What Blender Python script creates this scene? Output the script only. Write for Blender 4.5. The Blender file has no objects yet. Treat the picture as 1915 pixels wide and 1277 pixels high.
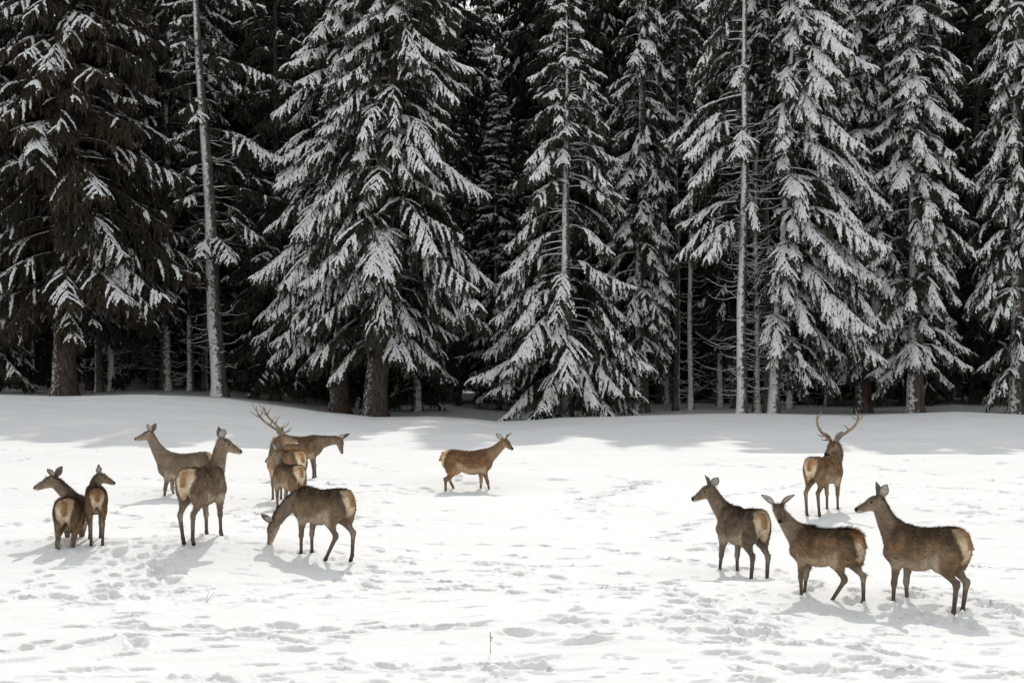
import bpy, math, random
import numpy as np
from mathutils import Vector, Matrix

# ------------------------------------------------------------------ camera, sky, sun, exposure
SC = bpy.context.scene
COL = SC.collection
PW, PH = 1915.0, 1277.0
FPX = 3200.0                    # focal length in photo pixels
CAM_Z = 3.36
HORIZON = 643.0
cam_d = bpy.data.cameras.new('camera')
cam = bpy.data.objects.new('camera', cam_d)
COL.objects.link(cam)
cam.location = (0, 0, CAM_Z)
cam.rotation_euler = (math.radians(90), 0, 0)
cam_d.sensor_width = 36.0
cam_d.lens = FPX / PW * 36.0
cam_d.shift_y = (HORIZON - PH / 2) / PW
cam_d.clip_end = 3000
SC.camera = cam

SUN_EL, SUN_AZ = 41.0, 5.0     # degrees; azimuth from straight ahead towards the right
world = bpy.data.worlds.new("World")
SC.world = world
world.use_nodes = True
wn = world.node_tree
bg = wn.nodes['Background']
sky = wn.nodes.new('ShaderNodeTexSky')
sky.sky_type = 'NISHITA'
sky.sun_disc = False
sky.sun_elevation = math.radians(SUN_EL)
sky.sun_rotation = math.radians(SUN_AZ)
sky.dust_density = 0.6
sky.ozone_density = 0.6
sky.air_density = 2.4
hsv = wn.nodes.new('ShaderNodeHueSaturation')
hsv.inputs['Saturation'].default_value = 0.22
wn.links.new(sky.outputs[0], hsv.inputs['Color'])
wn.links.new(hsv.outputs[0], bg.inputs['Color'])
bg.inputs['Strength'].default_value = 0.15

sun_d = bpy.data.lights.new('sun', 'SUN')
sun_d.energy = 2.0
sun_d.angle = math.radians(0.5)
sun_d.color = (1.0, 0.95, 0.88)
sun = bpy.data.objects.new('sun', sun_d)
COL.objects.link(sun)
_e, _a = math.radians(SUN_EL), math.radians(SUN_AZ)
sun_dir = Vector((math.sin(_a) * math.cos(_e), math.cos(_a) * math.cos(_e), math.sin(_e)))
sun.rotation_euler = sun_dir.to_track_quat('Z', 'Y').to_euler()
sun.location = (20, 60, 80)

SC.view_settings.view_transform = 'Standard'
SC.view_settings.look = 'None'
SC.view_settings.exposure = 0.12
SC.view_settings.gamma = 1.0

BUILD_TREES = True
BUILD_DEER = True
FULL_GROUND = True

# ------------------------------------------------------------------ helpers
def tag(o, label=None, cat=None, group=None, kind=None):
    if label: o['label'] = label
    if cat: o['category'] = cat
    if group: o['group'] = group
    if kind: o['kind'] = kind
    return o

def mesh_from(name, verts, faces, mats=(), midx=None, smooth=True, colors=None):
    """faces: one (n,k) array or a list of them."""
    if isinstance(faces, np.ndarray): faces = [faces]
    faces = [f for f in faces if len(f)]
    me = bpy.data.meshes.new(name)
    verts = np.ascontiguousarray(verts, dtype=np.float32)
    me.vertices.add(len(verts))
    me.vertices.foreach_set('co', verts.ravel())
    loops = np.concatenate([f.ravel() for f in faces]).astype(np.int32)
    counts = np.concatenate([np.full(len(f), f.shape[1], np.int32) for f in faces])
    starts = np.concatenate([[0], np.cumsum(counts)[:-1]]).astype(np.int32)
    me.loops.add(len(loops))
    me.loops.foreach_set('vertex_index', loops)
    me.polygons.add(len(counts))
    me.polygons.foreach_set('loop_start', starts)
    me.polygons.foreach_set('loop_total', counts)
    if midx is not None:
        me.polygons.foreach_set('material_index', np.ascontiguousarray(midx, dtype=np.int32))
    me.polygons.foreach_set('use_smooth', np.full(len(counts), bool(smooth)))
    for m in mats: me.materials.append(m)
    if colors is not None:
        at = me.color_attributes.new('fur', 'FLOAT_COLOR', 'POINT')
        c4 = np.ones((len(verts), 4), np.float32); c4[:, :3] = colors
        at.data.foreach_set('color', c4.ravel())
    me.update(calc_edges=True)
    me.validate()
    return me

def link(name, me, parent=None, loc=None, rz=0.0, sc=1.0):
    o = bpy.data.objects.new(name, me)
    COL.objects.link(o)
    if parent: o.parent = parent
    if loc is not None: o.location = loc
    o.rotation_euler = (0, 0, rz)
    o.scale = (sc, sc, sc)
    return o

def hash2(ix, iy, seed):
    h = (ix.astype(np.int64) * 374761393 + iy.astype(np.int64) * 668265263 + seed * 974634777) & 0xFFFFFFFF
    h = ((h ^ (h >> 13)) * 1274126177) & 0xFFFFFFFF
    h = h ^ (h >> 16)
    return (h & 0xFFFF) / 65535.0

def vnoise(x, y, seed=0):
    x = np.asarray(x, float); y = np.asarray(y, float)
    ix = np.floor(x); iy = np.floor(y)
    fx = x - ix; fy = y - iy
    fx = fx * fx * fx * (fx * (fx * 6 - 15) + 10); fy = fy * fy * fy * (fy * (fy * 6 - 15) + 10)
    a = hash2(ix, iy, seed); b = hash2(ix + 1, iy, seed); c = hash2(ix, iy + 1, seed); d = hash2(ix + 1, iy + 1, seed)
    return (a + (b - a) * fx) * (1 - fy) + (c + (d - c) * fx) * fy - 0.5

def fbm(x, y, seed=0, octv=3):
    r = 0; a = 1.0
    for i in range(octv):
        r = r + a * vnoise(x * 2 ** i + 17.3 * i, y * 2 ** i - 9.1 * i, seed + i); a *= 0.5
    return r

def sstep(a, b, x):
    t = np.clip((x - a) / (b - a), 0, 1)
    return t * t * (3 - 2 * t)

# ------------------------------------------------------------------ materials
def new_mat(name):
    m = bpy.data.materials.new(name); m.use_nodes = True
    nt = m.node_tree
    return m, nt, nt.nodes['Principled BSDF']

def N(nt, kind, **kw):
    n = nt.nodes.new(kind)
    for k, v in kw.items(): setattr(n, k, v)
    return n

def mat_ground_snow():
    m, nt, p = new_mat('snow_ground')
    tc = N(nt, 'ShaderNodeTexCoord')
    n1 = N(nt, 'ShaderNodeTexNoise'); n1.inputs['Scale'].default_value = 9; n1.inputs['Detail'].default_value = 6
    n1.inputs['Roughness'].default_value = 0.65
    n2 = N(nt, 'ShaderNodeTexNoise'); n2.inputs['Scale'].default_value = 0.5; n2.inputs['Detail'].default_value = 3
    cr = N(nt, 'ShaderNodeValToRGB')
    cr.color_ramp.elements[0].color = (0.80, 0.79, 0.775, 1); cr.color_ramp.elements[1].color = (0.87, 0.862, 0.848, 1)
    b = N(nt, 'ShaderNodeBump'); b.inputs['Strength'].default_value = 0.35; b.inputs['Distance'].default_value = 0.035
    nt.links.new(tc.outputs['Object'], n1.inputs['Vector']); nt.links.new(tc.outputs['Object'], n2.inputs['Vector'])
    nt.links.new(n2.outputs['Fac'], cr.inputs['Fac']); nt.links.new(cr.outputs['Color'], p.inputs['Base Color'])
    nt.links.new(n1.outputs['Fac'], b.inputs['Height']); nt.links.new(b.outputs['Normal'], p.inputs['Normal'])
    p.inputs['Roughness'].default_value = 0.75
    p.inputs['Specular IOR Level'].default_value = 0.2
    return m

def mat_flat(name, c0, c1, scale=3.0, rough=0.8, spec=0.2, bump=0.0, stretch=None):
    m, nt, p = new_mat(name)
    tc = N(nt, 'ShaderNodeTexCoord')
    n1 = N(nt, 'ShaderNodeTexNoise'); n1.inputs['Scale'].default_value = scale; n1.inputs['Detail'].default_value = 4
    src = tc.outputs['Object']
    if stretch:
        mp = N(nt, 'ShaderNodeMapping'); mp.inputs['Scale'].default_value = stretch
        nt.links.new(src, mp.inputs['Vector']); src = mp.outputs[0]
    nt.links.new(src, n1.inputs['Vector'])
    cr = N(nt, 'ShaderNodeValToRGB')
    cr.color_ramp.elements[0].position = 0.32; cr.color_ramp.elements[1].position = 0.68
    cr.color_ramp.elements[0].color = (*c0, 1); cr.color_ramp.elements[1].color = (*c1, 1)
    nt.links.new(n1.outputs['Fac'], cr.inputs['Fac']); nt.links.new(cr.outputs['Color'], p.inputs['Base Color'])
    if bump:
        b = N(nt, 'ShaderNodeBump'); b.inputs['Strength'].default_value = bump; b.inputs['Distance'].default_value = 0.02
        nt.links.new(n1.outputs['Fac'], b.inputs['Height']); nt.links.new(b.outputs['Normal'], p.inputs['Normal'])
    p.inputs['Roughness'].default_value = rough
    p.inputs['Specular IOR Level'].default_value = spec
    return m

def mat_bark(name, dark, light, frost):
    """bark with rime and blown snow plastered on the windward (field) side."""
    m, nt, p = new_mat(name)
    tc = N(nt, 'ShaderNodeTexCoord')
    mp = N(nt, 'ShaderNodeMapping'); mp.inputs['Scale'].default_value = (9, 9, 2.6)
    n1 = N(nt, 'ShaderNodeTexNoise'); n1.inputs['Scale'].default_value = 1.0; n1.inputs['Detail'].default_value = 5
    cr = N(nt, 'ShaderNodeValToRGB')
    cr.color_ramp.elements[0].position = 0.35; cr.color_ramp.elements[1].position = 0.7
    cr.color_ramp.elements[0].color = (*dark, 1); cr.color_ramp.elements[1].color = (*light, 1)
    nt.links.new(tc.outputs['Object'], mp.inputs['Vector']); nt.links.new(mp.outputs[0], n1.inputs['Vector'])
    nt.links.new(n1.outputs['Fac'], cr.inputs['Fac'])
    n2 = N(nt, 'ShaderNodeTexNoise'); n2.inputs['Scale'].default_value = 7.0; n2.inputs['Detail'].default_value = 5
    n2.inputs['Roughness'].default_value = 0.7
    nt.links.new(tc.outputs['Object'], n2.inputs['Vector'])
    sep = N(nt, 'ShaderNodeSeparateXYZ'); nt.links.new(tc.outputs['Normal'], sep.inputs[0])
    # windward factor: -x*0.75 - y*0.5
    a = N(nt, 'ShaderNodeMath', operation='MULTIPLY'); a.inputs[1].default_value = -0.28
    nt.links.new(sep.outputs['X'], a.inputs[0])
    b = N(nt, 'ShaderNodeMath', operation='MULTIPLY_ADD'); b.inputs[1].default_value = -0.16
    nt.links.new(sep.outputs['Y'], b.inputs[0]); nt.links.new(a.outputs[0], b.inputs[2])
    c = N(nt, 'ShaderNodeMath', operation='ADD'); nt.links.new(b.outputs[0], c.inputs[0]); nt.links.new(n2.outputs['Fac'], c.inputs[1])
    mr = N(nt, 'ShaderNodeMapRange'); mr.inputs['From Min'].default_value = 0.86 - frost * 0.5; mr.inputs['From Max'].default_value = 1.0 - frost * 0.5
    nt.links.new(c.outputs[0], mr.inputs['Value'])
    mx = N(nt, 'ShaderNodeMix', data_type='RGBA')
    nt.links.new(mr.outputs[0], mx.inputs['Factor']); nt.links.new(cr.outputs['Color'], mx.inputs['A'])
    mx.inputs['B'].default_value = (0.74, 0.74, 0.75, 1)
    nt.links.new(mx.outputs['Result'], p.inputs['Base Color'])
    bp = N(nt, 'ShaderNodeBump'); bp.inputs['Strength'].default_value = 0.6; bp.inputs['Distance'].default_value = 0.03
    nt.links.new(n1.outputs['Fac'], bp.inputs['Height']); nt.links.new(bp.outputs['Normal'], p.inputs['Normal'])
    p.inputs['Roughness'].default_value = 0.9; p.inputs['Specular IOR Level'].default_value = 0.1
    return m

def mat_fur(name='deer_fur'):
    m, nt, p = new_mat(name)
    at = N(nt, 'ShaderNodeAttribute', attribute_name='fur')
    tc = N(nt, 'ShaderNodeTexCoord')
    mp = N(nt, 'ShaderNodeMapping'); mp.inputs['Scale'].default_value = (14, 30, 30)
    n1 = N(nt, 'ShaderNodeTexNoise'); n1.inputs['Scale'].default_value = 1.0; n1.inputs['Detail'].default_value = 6; n1.inputs['Roughness'].default_value = 0.7
    n2 = N(nt, 'ShaderNodeTexNoise'); n2.inputs['Scale'].default_value = 7.0; n2.inputs['Detail'].default_value = 3
    nt.links.new(tc.outputs['Object'], mp.inputs['Vector']); nt.links.new(mp.outputs[0], n1.inputs['Vector']); nt.links.new(tc.outputs['Object'], n2.inputs['Vector'])
    ad = N(nt, 'ShaderNodeMath', operation='ADD'); nt.links.new(n1.outputs['Fac'], ad.inputs[0]); nt.links.new(n2.outputs['Fac'], ad.inputs[1])
    mr = N(nt, 'ShaderNodeMapRange'); mr.inputs['From Min'].default_value = 0.6; mr.inputs['From Max'].default_value = 1.4
    mr.inputs['To Min'].default_value = 0.60; mr.inputs['To Max'].default_value = 1.42
    nt.links.new(ad.outputs[0], mr.inputs['Value'])
    ml = N(nt, 'ShaderNodeMix', data_type='RGBA', blend_type='MULTIPLY'); ml.inputs['Factor'].default_value = 1.0
    nt.links.new(at.outputs['Color'], ml.inputs['A']); nt.links.new(mr.outputs[0], ml.inputs['B'])
    nt.links.new(ml.outputs['Result'], p.inputs['Base Color'])
    bp = N(nt, 'ShaderNodeBump'); bp.inputs['Strength'].default_value = 0.5; bp.inputs['Distance'].default_value = 0.012
    nt.links.new(n1.outputs['Fac'], bp.inputs['Height']); nt.links.new(bp.outputs['Normal'], p.inputs['Normal'])
    p.inputs['Roughness'].default_value = 0.85; p.inputs['Specular IOR Level'].default_value = 0.12
    p.inputs['Sheen Weight'].default_value = 0.0
    return m

M_SNOW = mat_ground_snow()
M_TSNOW = mat_flat('snow_on_tree', (0.84, 0.84, 0.85), (0.92, 0.92, 0.92), 2.0, 0.8, 0.1)
M_NEEDLE = mat_flat('spruce_needles', (0.026, 0.030, 0.021), (0.055, 0.055, 0.036), 0.9, 0.85, 0.1)
M_NEEDLE_B = mat_flat('brown_spruce_needles', (0.026, 0.027, 0.019), (0.066, 0.048, 0.033), 0.5, 0.85, 0.1)
M_TWIG = mat_flat('twig_bark', (0.05, 0.042, 0.035), (0.11, 0.09, 0.075), 4.0, 0.9, 0.1)
M_BARK_F = mat_bark('frosted_bark', (0.05, 0.042, 0.036), (0.14, 0.12, 0.105), 0.56)
M_BARK_H = mat_bark('half_frosted_bark', (0.045, 0.038, 0.032), (0.12, 0.10, 0.088), 0.30)
M_BARK_B = mat_bark('bare_bark', (0.045, 0.034, 0.028), (0.12, 0.09, 0.075), 0.12)
M_FUR = mat_fur()
M_EYE = mat_flat('deer_eye', (0.006, 0.005, 0.004), (0.012, 0.009, 0.007), 5, 0.12, 0.5)
M_ANTLER = mat_flat('antler_bone', (0.16, 0.115, 0.075), (0.36, 0.28, 0.20), 14.0, 0.6, 0.3, 0.4)
M_GRASS = mat_flat('dry_grass', (0.16, 0.12, 0.08), (0.30, 0.24, 0.17), 9.0, 0.9, 0.1)

# ------------------------------------------------------------------ the herd: feet pixel, heading (0 right, 90 away), looks
HERD = []
def H_(*a, **k): HERD.append((a, k))
H_(133, 1011, 95, 'brown hind sunk deep in snow with rump towards us, looking left, leftmost of the herd', scale=1.0, sink=.42, poll=(.50, .36, 1.34), head_yaw=184, head_pitch=-14, seed=1, asym=.3, orange=.5, neck_mid=(.50, .10, 1.10), ear=15)
H_(179, 1012, 106, 'smallest deer calf with rump towards us and head turned right, beside the leftmost deer', scale=.80, sink=.04, poll=(.58, -.10, 1.27), head_yaw=2, head_pitch=-16, seed=2, asym=-.2, orange=.9, neck_mid=(.56, .02, 1.12), coat=(.20, .125, .078), legs={'FL': .1, 'HL': .06, 'HR': -.08}, thin=.8)
H_(345, 927, 177, 'grey brown hind in profile facing left, its hindquarters hidden behind another hind', scale=1.05, sink=.24, poll=(.72, 0, 1.50), head_yaw=186, head_pitch=-10, seed=3, asym=.28, dorsal=.3, shag=.8, tone=1.15, coat=(.175, .138, .105), legs={'FL': .06, 'FR': -.12})
H_(379, 1006, 75, 'tall hind with cream rump towards us and head turned right, ears pricked', scale=1.03, sink=.06, poll=(.48, -.09, 1.46), head_yaw=4, head_pitch=-18, seed=4, asym=-.26, orange=.25, dorsal=.55, legs={'HL': .05, 'HR': -.06, 'FR': .08}, tone=1.1, coat=(.19, .145, .105))
H_(535, 938, 127, 'antlered stag standing behind the hinds, its head turned right', scale=1.0, sink=.06, poll=(.50, -.20, 1.40), head_yaw=-4, head_pitch=-5, roll=0, stag=True, antler=(.86, 1.0), seed=5, dorsal=.2, tone=1.5, warm=.4, orange=.5, neck_mid=(.58, .0, 1.16))
H_(539, 952, 124, 'slim hind seen from behind in front of the left stag, looking left', scale=.90, sink=.10, poll=(.56, .02, 1.36), head_yaw=172, head_pitch=-30, seed=6, dorsal=.9, tone=1.2, orange=.3, thin=.75)
H_(602, 1042, 141, 'dark brown hind grazing with its muzzle in the snow', scale=.96, sink=.04, poll=(.95, .14, .50), head_yaw=196, head_pitch=-68, seed=7, neck_mid=(.74, .04, .92), legs={'HL': (-.42, .40, -.20, .06), 'HR': -.06, 'FL': .02, 'FR': -.02}, coat=(.18, .128, .085), orange=.15)
H_(560, 895, 2, 'hind with lowered head facing right, standing behind the left stag', scale=1.02, sink=.08, poll=(.98, -.02, 1.02), head_yaw=-16, head_pitch=-70, seed=8, neck_mid=(.68, 0, 1.02), legs={'FL': .04, 'FR': .0}, dorsal=.9)
H_(877, 915, 14, 'lone reddish hind walking right at the centre of the snow field', scale=.98, sink=.20, poll=(.84, -.04, 1.31), head_yaw=-46, head_pitch=-22, seed=9, warm=1.0, tone=1.15, coat=(.20, .128, .078), legs={'HL': .22, 'HR': -.08, 'FL': -.05, 'FR': .14}, orange=.3, ear=35, dorsal=.8)
H_(1387, 1074, 112, 'grey brown hind with cream rump looking left, leftmost of the right trio', scale=.96, sink=.12, poll=(.58, .22, 1.36), head_yaw=198, head_pitch=-18, seed=10, orange=.2, dorsal=.8, tone=.95, coat=(.15, .118, .09), ear=25, legs={'FL': .16, 'FR': -.04, 'HL': .04, 'HR': -.06})
H_(1541, 1114, 137, 'shaggy backed hind with orange rump staring at the camera, middle of the right trio', scale=.88, sink=.11, poll=(.66, .22, 1.38), head_yaw=268, head_pitch=-24, seed=11, orange=1.15, shag=1.5, ear=25, warm=.3, legs={'HL': (-.42, .40, -.18, .06), 'HR': -.10, 'FL': -.02, 'FR': .06})
H_(1541, 957, 56, 'antlered stag with its rump towards us, turning its head back to look behind', scale=.96, sink=.08, poll=(.58, .04, 1.39), head_yaw=226, head_pitch=-24, roll=5, stag=True, antler=(.62, 1.9), seed=12, orange=.55, dorsal=.3, tone=1.15, warm=.3, neck_mid=(.78, .0, 1.12), legs={'HL': -.04, 'HR': .08, 'FL': -.02, 'FR': .05})
H_(1727, 1130, 134, 'largest hind in profile facing left with raised head, nearest deer on the far right', scale=1.0, sink=.13, poll=(.60, .10, 1.41), head_yaw=186, head_pitch=-12, seed=13, orange=.4, legs={'HL': .0, 'HR': .0, 'FL': .04, 'FR': -.04})

# ------------------------------------------------------------------ terrain
EDGE_PX = np.array([-800, -200, 0, 120, 250, 330, 420, 500, 560, 600, 700, 800, 880, 930, 1000, 1050, 1200, 1300, 1450, 1600, 1700, 1780, 1915, 2200, 2800], float)
EDGE_PY = np.array([745, 742, 739, 742, 738, 740, 745, 756, 764, 771, 782, 780, 785, 790, 788, 783, 778, 775, 775, 778, 775, 771, 776, 774, 776], float)
D_CREST = 80.0
MOUNDS = [(-5.0, 26.6, 0.34, 2.0, 1.5), (-7.6, 27.6, 0.22, 1.7, 1.3), (-2.6, 27.2, 0.10, 1.5, 1.2),
          (-0.8, 41.4, 0.34, 3.4, 1.9), (4.7, 23.0, 0.22, 2.6, 1.5), (1.6, 20.5, 0.16, 1.8, 1.6), (8.5, 33.5, 0.25, 4.0, 2.6), (-9.5, 38.5, 0.25, 3.5, 2.2),
          (2.7, 25.6, 0.12, 1.6, 1.1)]

def ground(x, d):
    x = np.asarray(x, float); d = np.asarray(d, float)
    u = x / np.maximum(d, 8.0)
    px = u * FPX + PW / 2
    edge = np.interp(px, EDGE_PX, EDGE_PY)
    zc = CAM_Z - (edge - HORIZON) * D_CREST / FPX
    z = 0.10 * fbm(x / 6.0, d / 5.0, 3, 3) + 0.03 * fbm(x / 1.6, d / 1.1, 8, 2)
    z = z * sstep(4, 14, d)
    rise = sstep(51.0, D_CREST, d)
    z = z * (1 - 0.55 * rise) + zc * rise - 0.22 * sstep(D_CREST + 0.5, D_CREST + 5, d)
    # the lit field ends in a low lip, with a shallow hollow behind it
    lip = 53.0 - 3.0 * sstep(300, 1700, px)
    z = z + 0.20 * np.exp(-((d - lip + 1.5) / 2.6) ** 2) - 0.16 * np.exp(-((d - lip - 4.0) / 3.0) ** 2)
    # drifts on the shaded bank
    z = z + (0.16 * fbm(x / 5.0 + d / 9.0, d / 2.6, 21, 3) + 0.05 * fbm(x / 3.0 - d / 4.0, d / .9, 23, 2)) * sstep(52, 58, d) * (1 - sstep(77, 82, d))
    for (mx, md, h, sx, sd) in MOUNDS:
        z = z + h * np.exp(-((x - mx) / sx) ** 2 - ((d - md) / sd) ** 2)
    z = z + 0.42 * np.maximum(d - 146, 0) + 0.6 * fbm(x / 14.0, d / 14.0, 31, 2) * sstep(115, 150, d)
    return z

def at(px, py):
    """the ground point seen at a photo pixel"""
    dx = (px - PW / 2) / FPX; dz = -(py - HORIZON) / FPX
    d = np.arange(12.0, 82.0, 0.02)
    g = ground(dx * d, d); ray = CAM_Z + dz * d
    hit = np.nonzero(ray <= g)[0]
    dd = d[hit[0]] if len(hit) else 72.0
    return float(dx * dd), float(dd), float(ground(dx * dd, dd))

def build_ground():
    if FULL_GROUND:
        d = [14.0]
        while d[-1] < 88: d.append(d[-1] + (0.034 * max(1.0, (d[-1] / 20.0)) if d[-1] < 46 else 0.10 + (d[-1] - 46) * 0.006))
        uc = np.linspace(-0.335, 0.335, 960)
    else:
        d = [14.0]
        while d[-1] < 88: d.append(d[-1] * 1.006)
        uc = np.linspace(-0.335, 0.335, 240)
    d = np.concatenate([[-400, -150, -60, -20, 0, 6, 10, 12.5], d, np.linspace(90, 146, 36), np.linspace(150, 330, 40), [450, 800]])
    uc = np.concatenate([[-40, -8, -3, -1.5, -0.9, -0.6, -0.5, -0.45, -0.41, -0.38, -0.355], uc, [0.355, 0.38, 0.41, 0.45, 0.5, 0.6, 0.9, 1.5, 3, 8, 40]])
    D = d[:, None] * np.ones((1, len(uc)))
    X = uc[None, :] * np.maximum(d, 14.0)[:, None]
    Z = ground(X, np.maximum(D, 2.0))
    rng = np.random.default_rng(5)
    if FULL_GROUND:
        pits = []      # x, d, half length, half width, angle, depth
        def pit(x, dd, a, b, ang, dep): pits.append((x, dd, a, b, ang, dep))
        def trail(p0, p1, step, jit, a, b, dep, gap=0.0):
            x0, d0, _ = at(*p0); x1, d1, _ = at(*p1)
            L = math.hypot(x1 - x0, d1 - d0); n = max(2, int(L / step)); ang = math.atan2(d1 - d0, x1 - x0)
            for i in range(n + 1):
                if rng.random() < gap: continue
                t = i / n; s = (1 if i % 2 else -1) * 0.09
                pit(x0 + (x1 - x0) * t - math.sin(ang) * s + rng.normal(0, jit), d0 + (d1 - d0) * t + math.cos(ang) * s + rng.normal(0, jit),
                    a * rng.uniform(.7, 1.5), b * rng.uniform(.7, 1.3), ang + rng.normal(0, .35), dep * rng.uniform(.6, 1.2))
        # long walked trails across the field
        T = [((-20, 1168), (240, 1172)), ((150, 1170), (700, 1178)), ((300, 1176), (760, 1172)), ((250, 1190), (620, 1196)), ((-10, 1214), (160, 1200)), ((160, 1200), (420, 1212)),
             ((480, 1190), (900, 1170)), ((760, 1172), (980, 1186)), ((260, 1248), (480, 1240)), ((640, 1250), (1000, 1246)), ((-10, 1120), (200, 1120)), ((140, 1092), (250, 1122)),
             ((700, 1095), (960, 1108)), ((640, 1072), (900, 1068)), ((560, 1085), (820, 1090)), ((860, 1018), (1130, 1026)), ((700, 1022), (960, 1040)), ((900, 1052), (1180, 1062)),
             ((1080, 975), (1110, 930)), ((1110, 930), (1230, 895)), ((1080, 940), (1215, 900)), ((1000, 880), (1200, 905)), ((650, 860), (860, 900)), ((620, 905), (820, 920)),
             ((980, 1075), (1170, 1100)), ((1150, 1100), (1420, 1180)), ((1120, 1110), (1400, 1200)), ((1200, 1090), (1460, 1190)), ((1320, 1180), (1500, 1200)), ((1600, 1210), (1900, 1260)),
             ((1830, 1060), (1920, 1064)), ((1620, 870), (1915, 905)), ((1650, 930), (1915, 975)), ((1640, 905), (1915, 925)), ((1300, 868), (1500, 878)), ((-10, 868), (110, 846)), ((0, 840), (240, 842)),
             ((-10, 985), (110, 970)), ((220, 960), (340, 985)), ((240, 1030), (300, 1100)), ((260, 1040), (320, 1110)), ((300, 1060), (350, 1085)), ((430, 960), (490, 985)),
             ((1280, 1010), (1360, 1030)), ((1240, 1000), (1350, 960)), ((1850, 1130), (1925, 1150)), ((1640, 1150), (1920, 1130)), ((1300, 935), (1500, 905)), ((1150, 1030), (1330, 1060))]
        for p0, p1 in T:
            dd = at(*p0)[1]
            trail(p0, p1, 0.46, 0.05, 0.17, 0.105, 0.095, 0.16)
            if rng.random() < .35: trail(p0, p1, 0.55, 0.14, 0.15, 0.08, 0.06, 0.3)
        # scattered single prints and trampled patches
        for i in range(230):
            x, dd, _ = at(rng.uniform(-60, 1975), 845 + 470 * rng.random() ** 0.75)
            pit(x, dd, rng.uniform(.09, .34), rng.uniform(.05, .13), rng.normal(0, .4), rng.uniform(.02, .075))
        for (cx, cy, sx, sy, n) in [(290, 1075, 40, 28, 60), (300, 1035, 35, 16, 40), (480, 1005, 60, 20, 40), (680, 1040, 60, 18, 60), (560, 1120, 120, 14, 70), (1330, 1140, 110, 24, 140), (1660, 1200, 130, 26, 110),
                                    (1620, 1090, 150, 24, 90), (1840, 945, 70, 22, 90), (1700, 905, 150, 20, 90), (60, 980, 60, 25, 40), (850, 1085, 150, 20, 70), (1060, 1120, 100, 14, 50), (1230, 1165, 120, 14, 50), (1100, 950, 40, 20, 60),
                                    (1800, 1130, 90, 20, 60), (70, 845, 60, 6, 40), (1300, 868, 60, 5, 40), (420, 1270, 120, 8, 40), (1500, 1250, 200, 16, 90), (880, 1250, 200, 14, 80)]:
            for i in range(int(n * .45)):
                x, dd, _ = at(cx + rng.normal(0, sx), cy + rng.normal(0, sy))
                a_ = rng.uniform(.05, .16); b_ = rng.uniform(.04, .085)
                pit(x, dd, a_, b_, rng.normal(0, .6), rng.uniform(.3, .75) * b_ * (1 if rng.random() < .72 else -0.6))
        for a_, k_ in HERD:          # hoof holes under the animals and a few prints behind them
            hx, hd, _ = at(a_[0], a_[1]); yw = math.radians(a_[2]); c_, s_ = math.cos(yw), math.sin(yw); m_ = k_.get('scale', 1)
            for fx, fy in ((.37, .1), (.37, -.1), (-.49, .1), (-.49, -.1)):
                pit(hx + m_ * (fx * c_ - fy * s_), hd + m_ * (fx * s_ + fy * c_), .10, .085, yw, .05)
            for i in range(9):
                q = -.9 - i * .42; w = (.11 if i % 2 else -.11) + rng.normal(0, .04)
                pit(hx + q * c_ - w * s_, hd + q * s_ + w * c_, .14, .085, yw + rng.normal(0, .3), .08)
            for i in range(6):
                pit(hx + rng.normal(0, .6), hd + rng.normal(0, .7), rng.uniform(.04, .10), rng.uniform(.04, .07), rng.normal(0, 1), rng.choice([-.025, .03]))
        for (x, dd, a, b, ang, dep) in pits:
            R = 1.9 * max(a, b)
            r0, r1 = np.searchsorted(d, dd - R), np.searchsorted(d, dd + R)
            c0, c1 = np.searchsorted(uc, (x - R) / dd), np.searchsorted(uc, (x + R) / dd)
            if r1 <= r0 or c1 <= c0 or dd > 60: continue
            xx = X[r0:r1, c0:c1] - x; yy = D[r0:r1, c0:c1] - dd
            ca, sa = math.cos(ang), math.sin(ang)
            p = (xx * ca + yy * sa) / a; q = (-xx * sa + yy * ca) / b
            rr = np.sqrt(p * p + q * q) + 0.22 * vnoise(xx * 18 + x * 7, yy * 18, 4)
            Z[r0:r1, c0:c1] += -dep * (1 - sstep(0.55, 1.12, rr)) + 0.22 * dep * np.exp(-((rr - 1.28) / 0.25) ** 2)
        # loose crumbs and clods kicked up along the tracks
        for i in range(800):
            k = rng.integers(0, len(pits)); bx, bd = pits[k][0] + rng.normal(0, .28), pits[k][1] + rng.normal(0, .28)
            if not 15 < bd < 45: continue
            R = rng.uniform(.02, .05) * (1.0 if bd < 24 else 1.3)
            r0, r1 = np.searchsorted(d, bd - 1.3 * R), np.searchsorted(d, bd + 1.3 * R)
            c0, c1 = np.searchsorted(uc, (bx - 1.3 * R) / bd), np.searchsorted(uc, (bx + 1.3 * R) / bd)
            if r1 <= r0 or c1 <= c0: continue
            rr = np.hypot(X[r0:r1, c0:c1] - bx, (D[r0:r1, c0:c1] - bd)) / R
            Z[r0:r1, c0:c1] += R * .75 * np.sqrt(np.clip(1 - rr * rr, 0, 1))
        # crusty surface
        near = ((D > 13) & (D < 62))
        patch = sstep(-0.05, 0.35, fbm(X / 2.2, D / 1.5, 41, 3))
        Z += near * (0.006 * fbm(X * 4.5, D * 4.5, 51, 2) + patch * 0.018 * np.maximum(fbm(X * 6, D * 5, 61, 2), -0.1) + 0.022 * fbm(X * 0.9, D * 2.2, 66, 2))
    nr, nc = Z.shape
    V = np.stack([X, D, Z], -1).reshape(-1, 3)
    i = np.arange(nr - 1)[:, None] * nc + np.arange(nc - 1)[None, :]
    F = np.stack([i, i + 1, i + nc + 1, i + nc], -1).reshape(-1, 4)
    me = mesh_from('snow_ground', V, F, [M_SNOW])
    o = link('snowy_ground', me)
    tag(o, 'white snow field with trampled tracks and a rising bank in front of the forest', 'ground', kind='structure')
build_ground()

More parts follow.
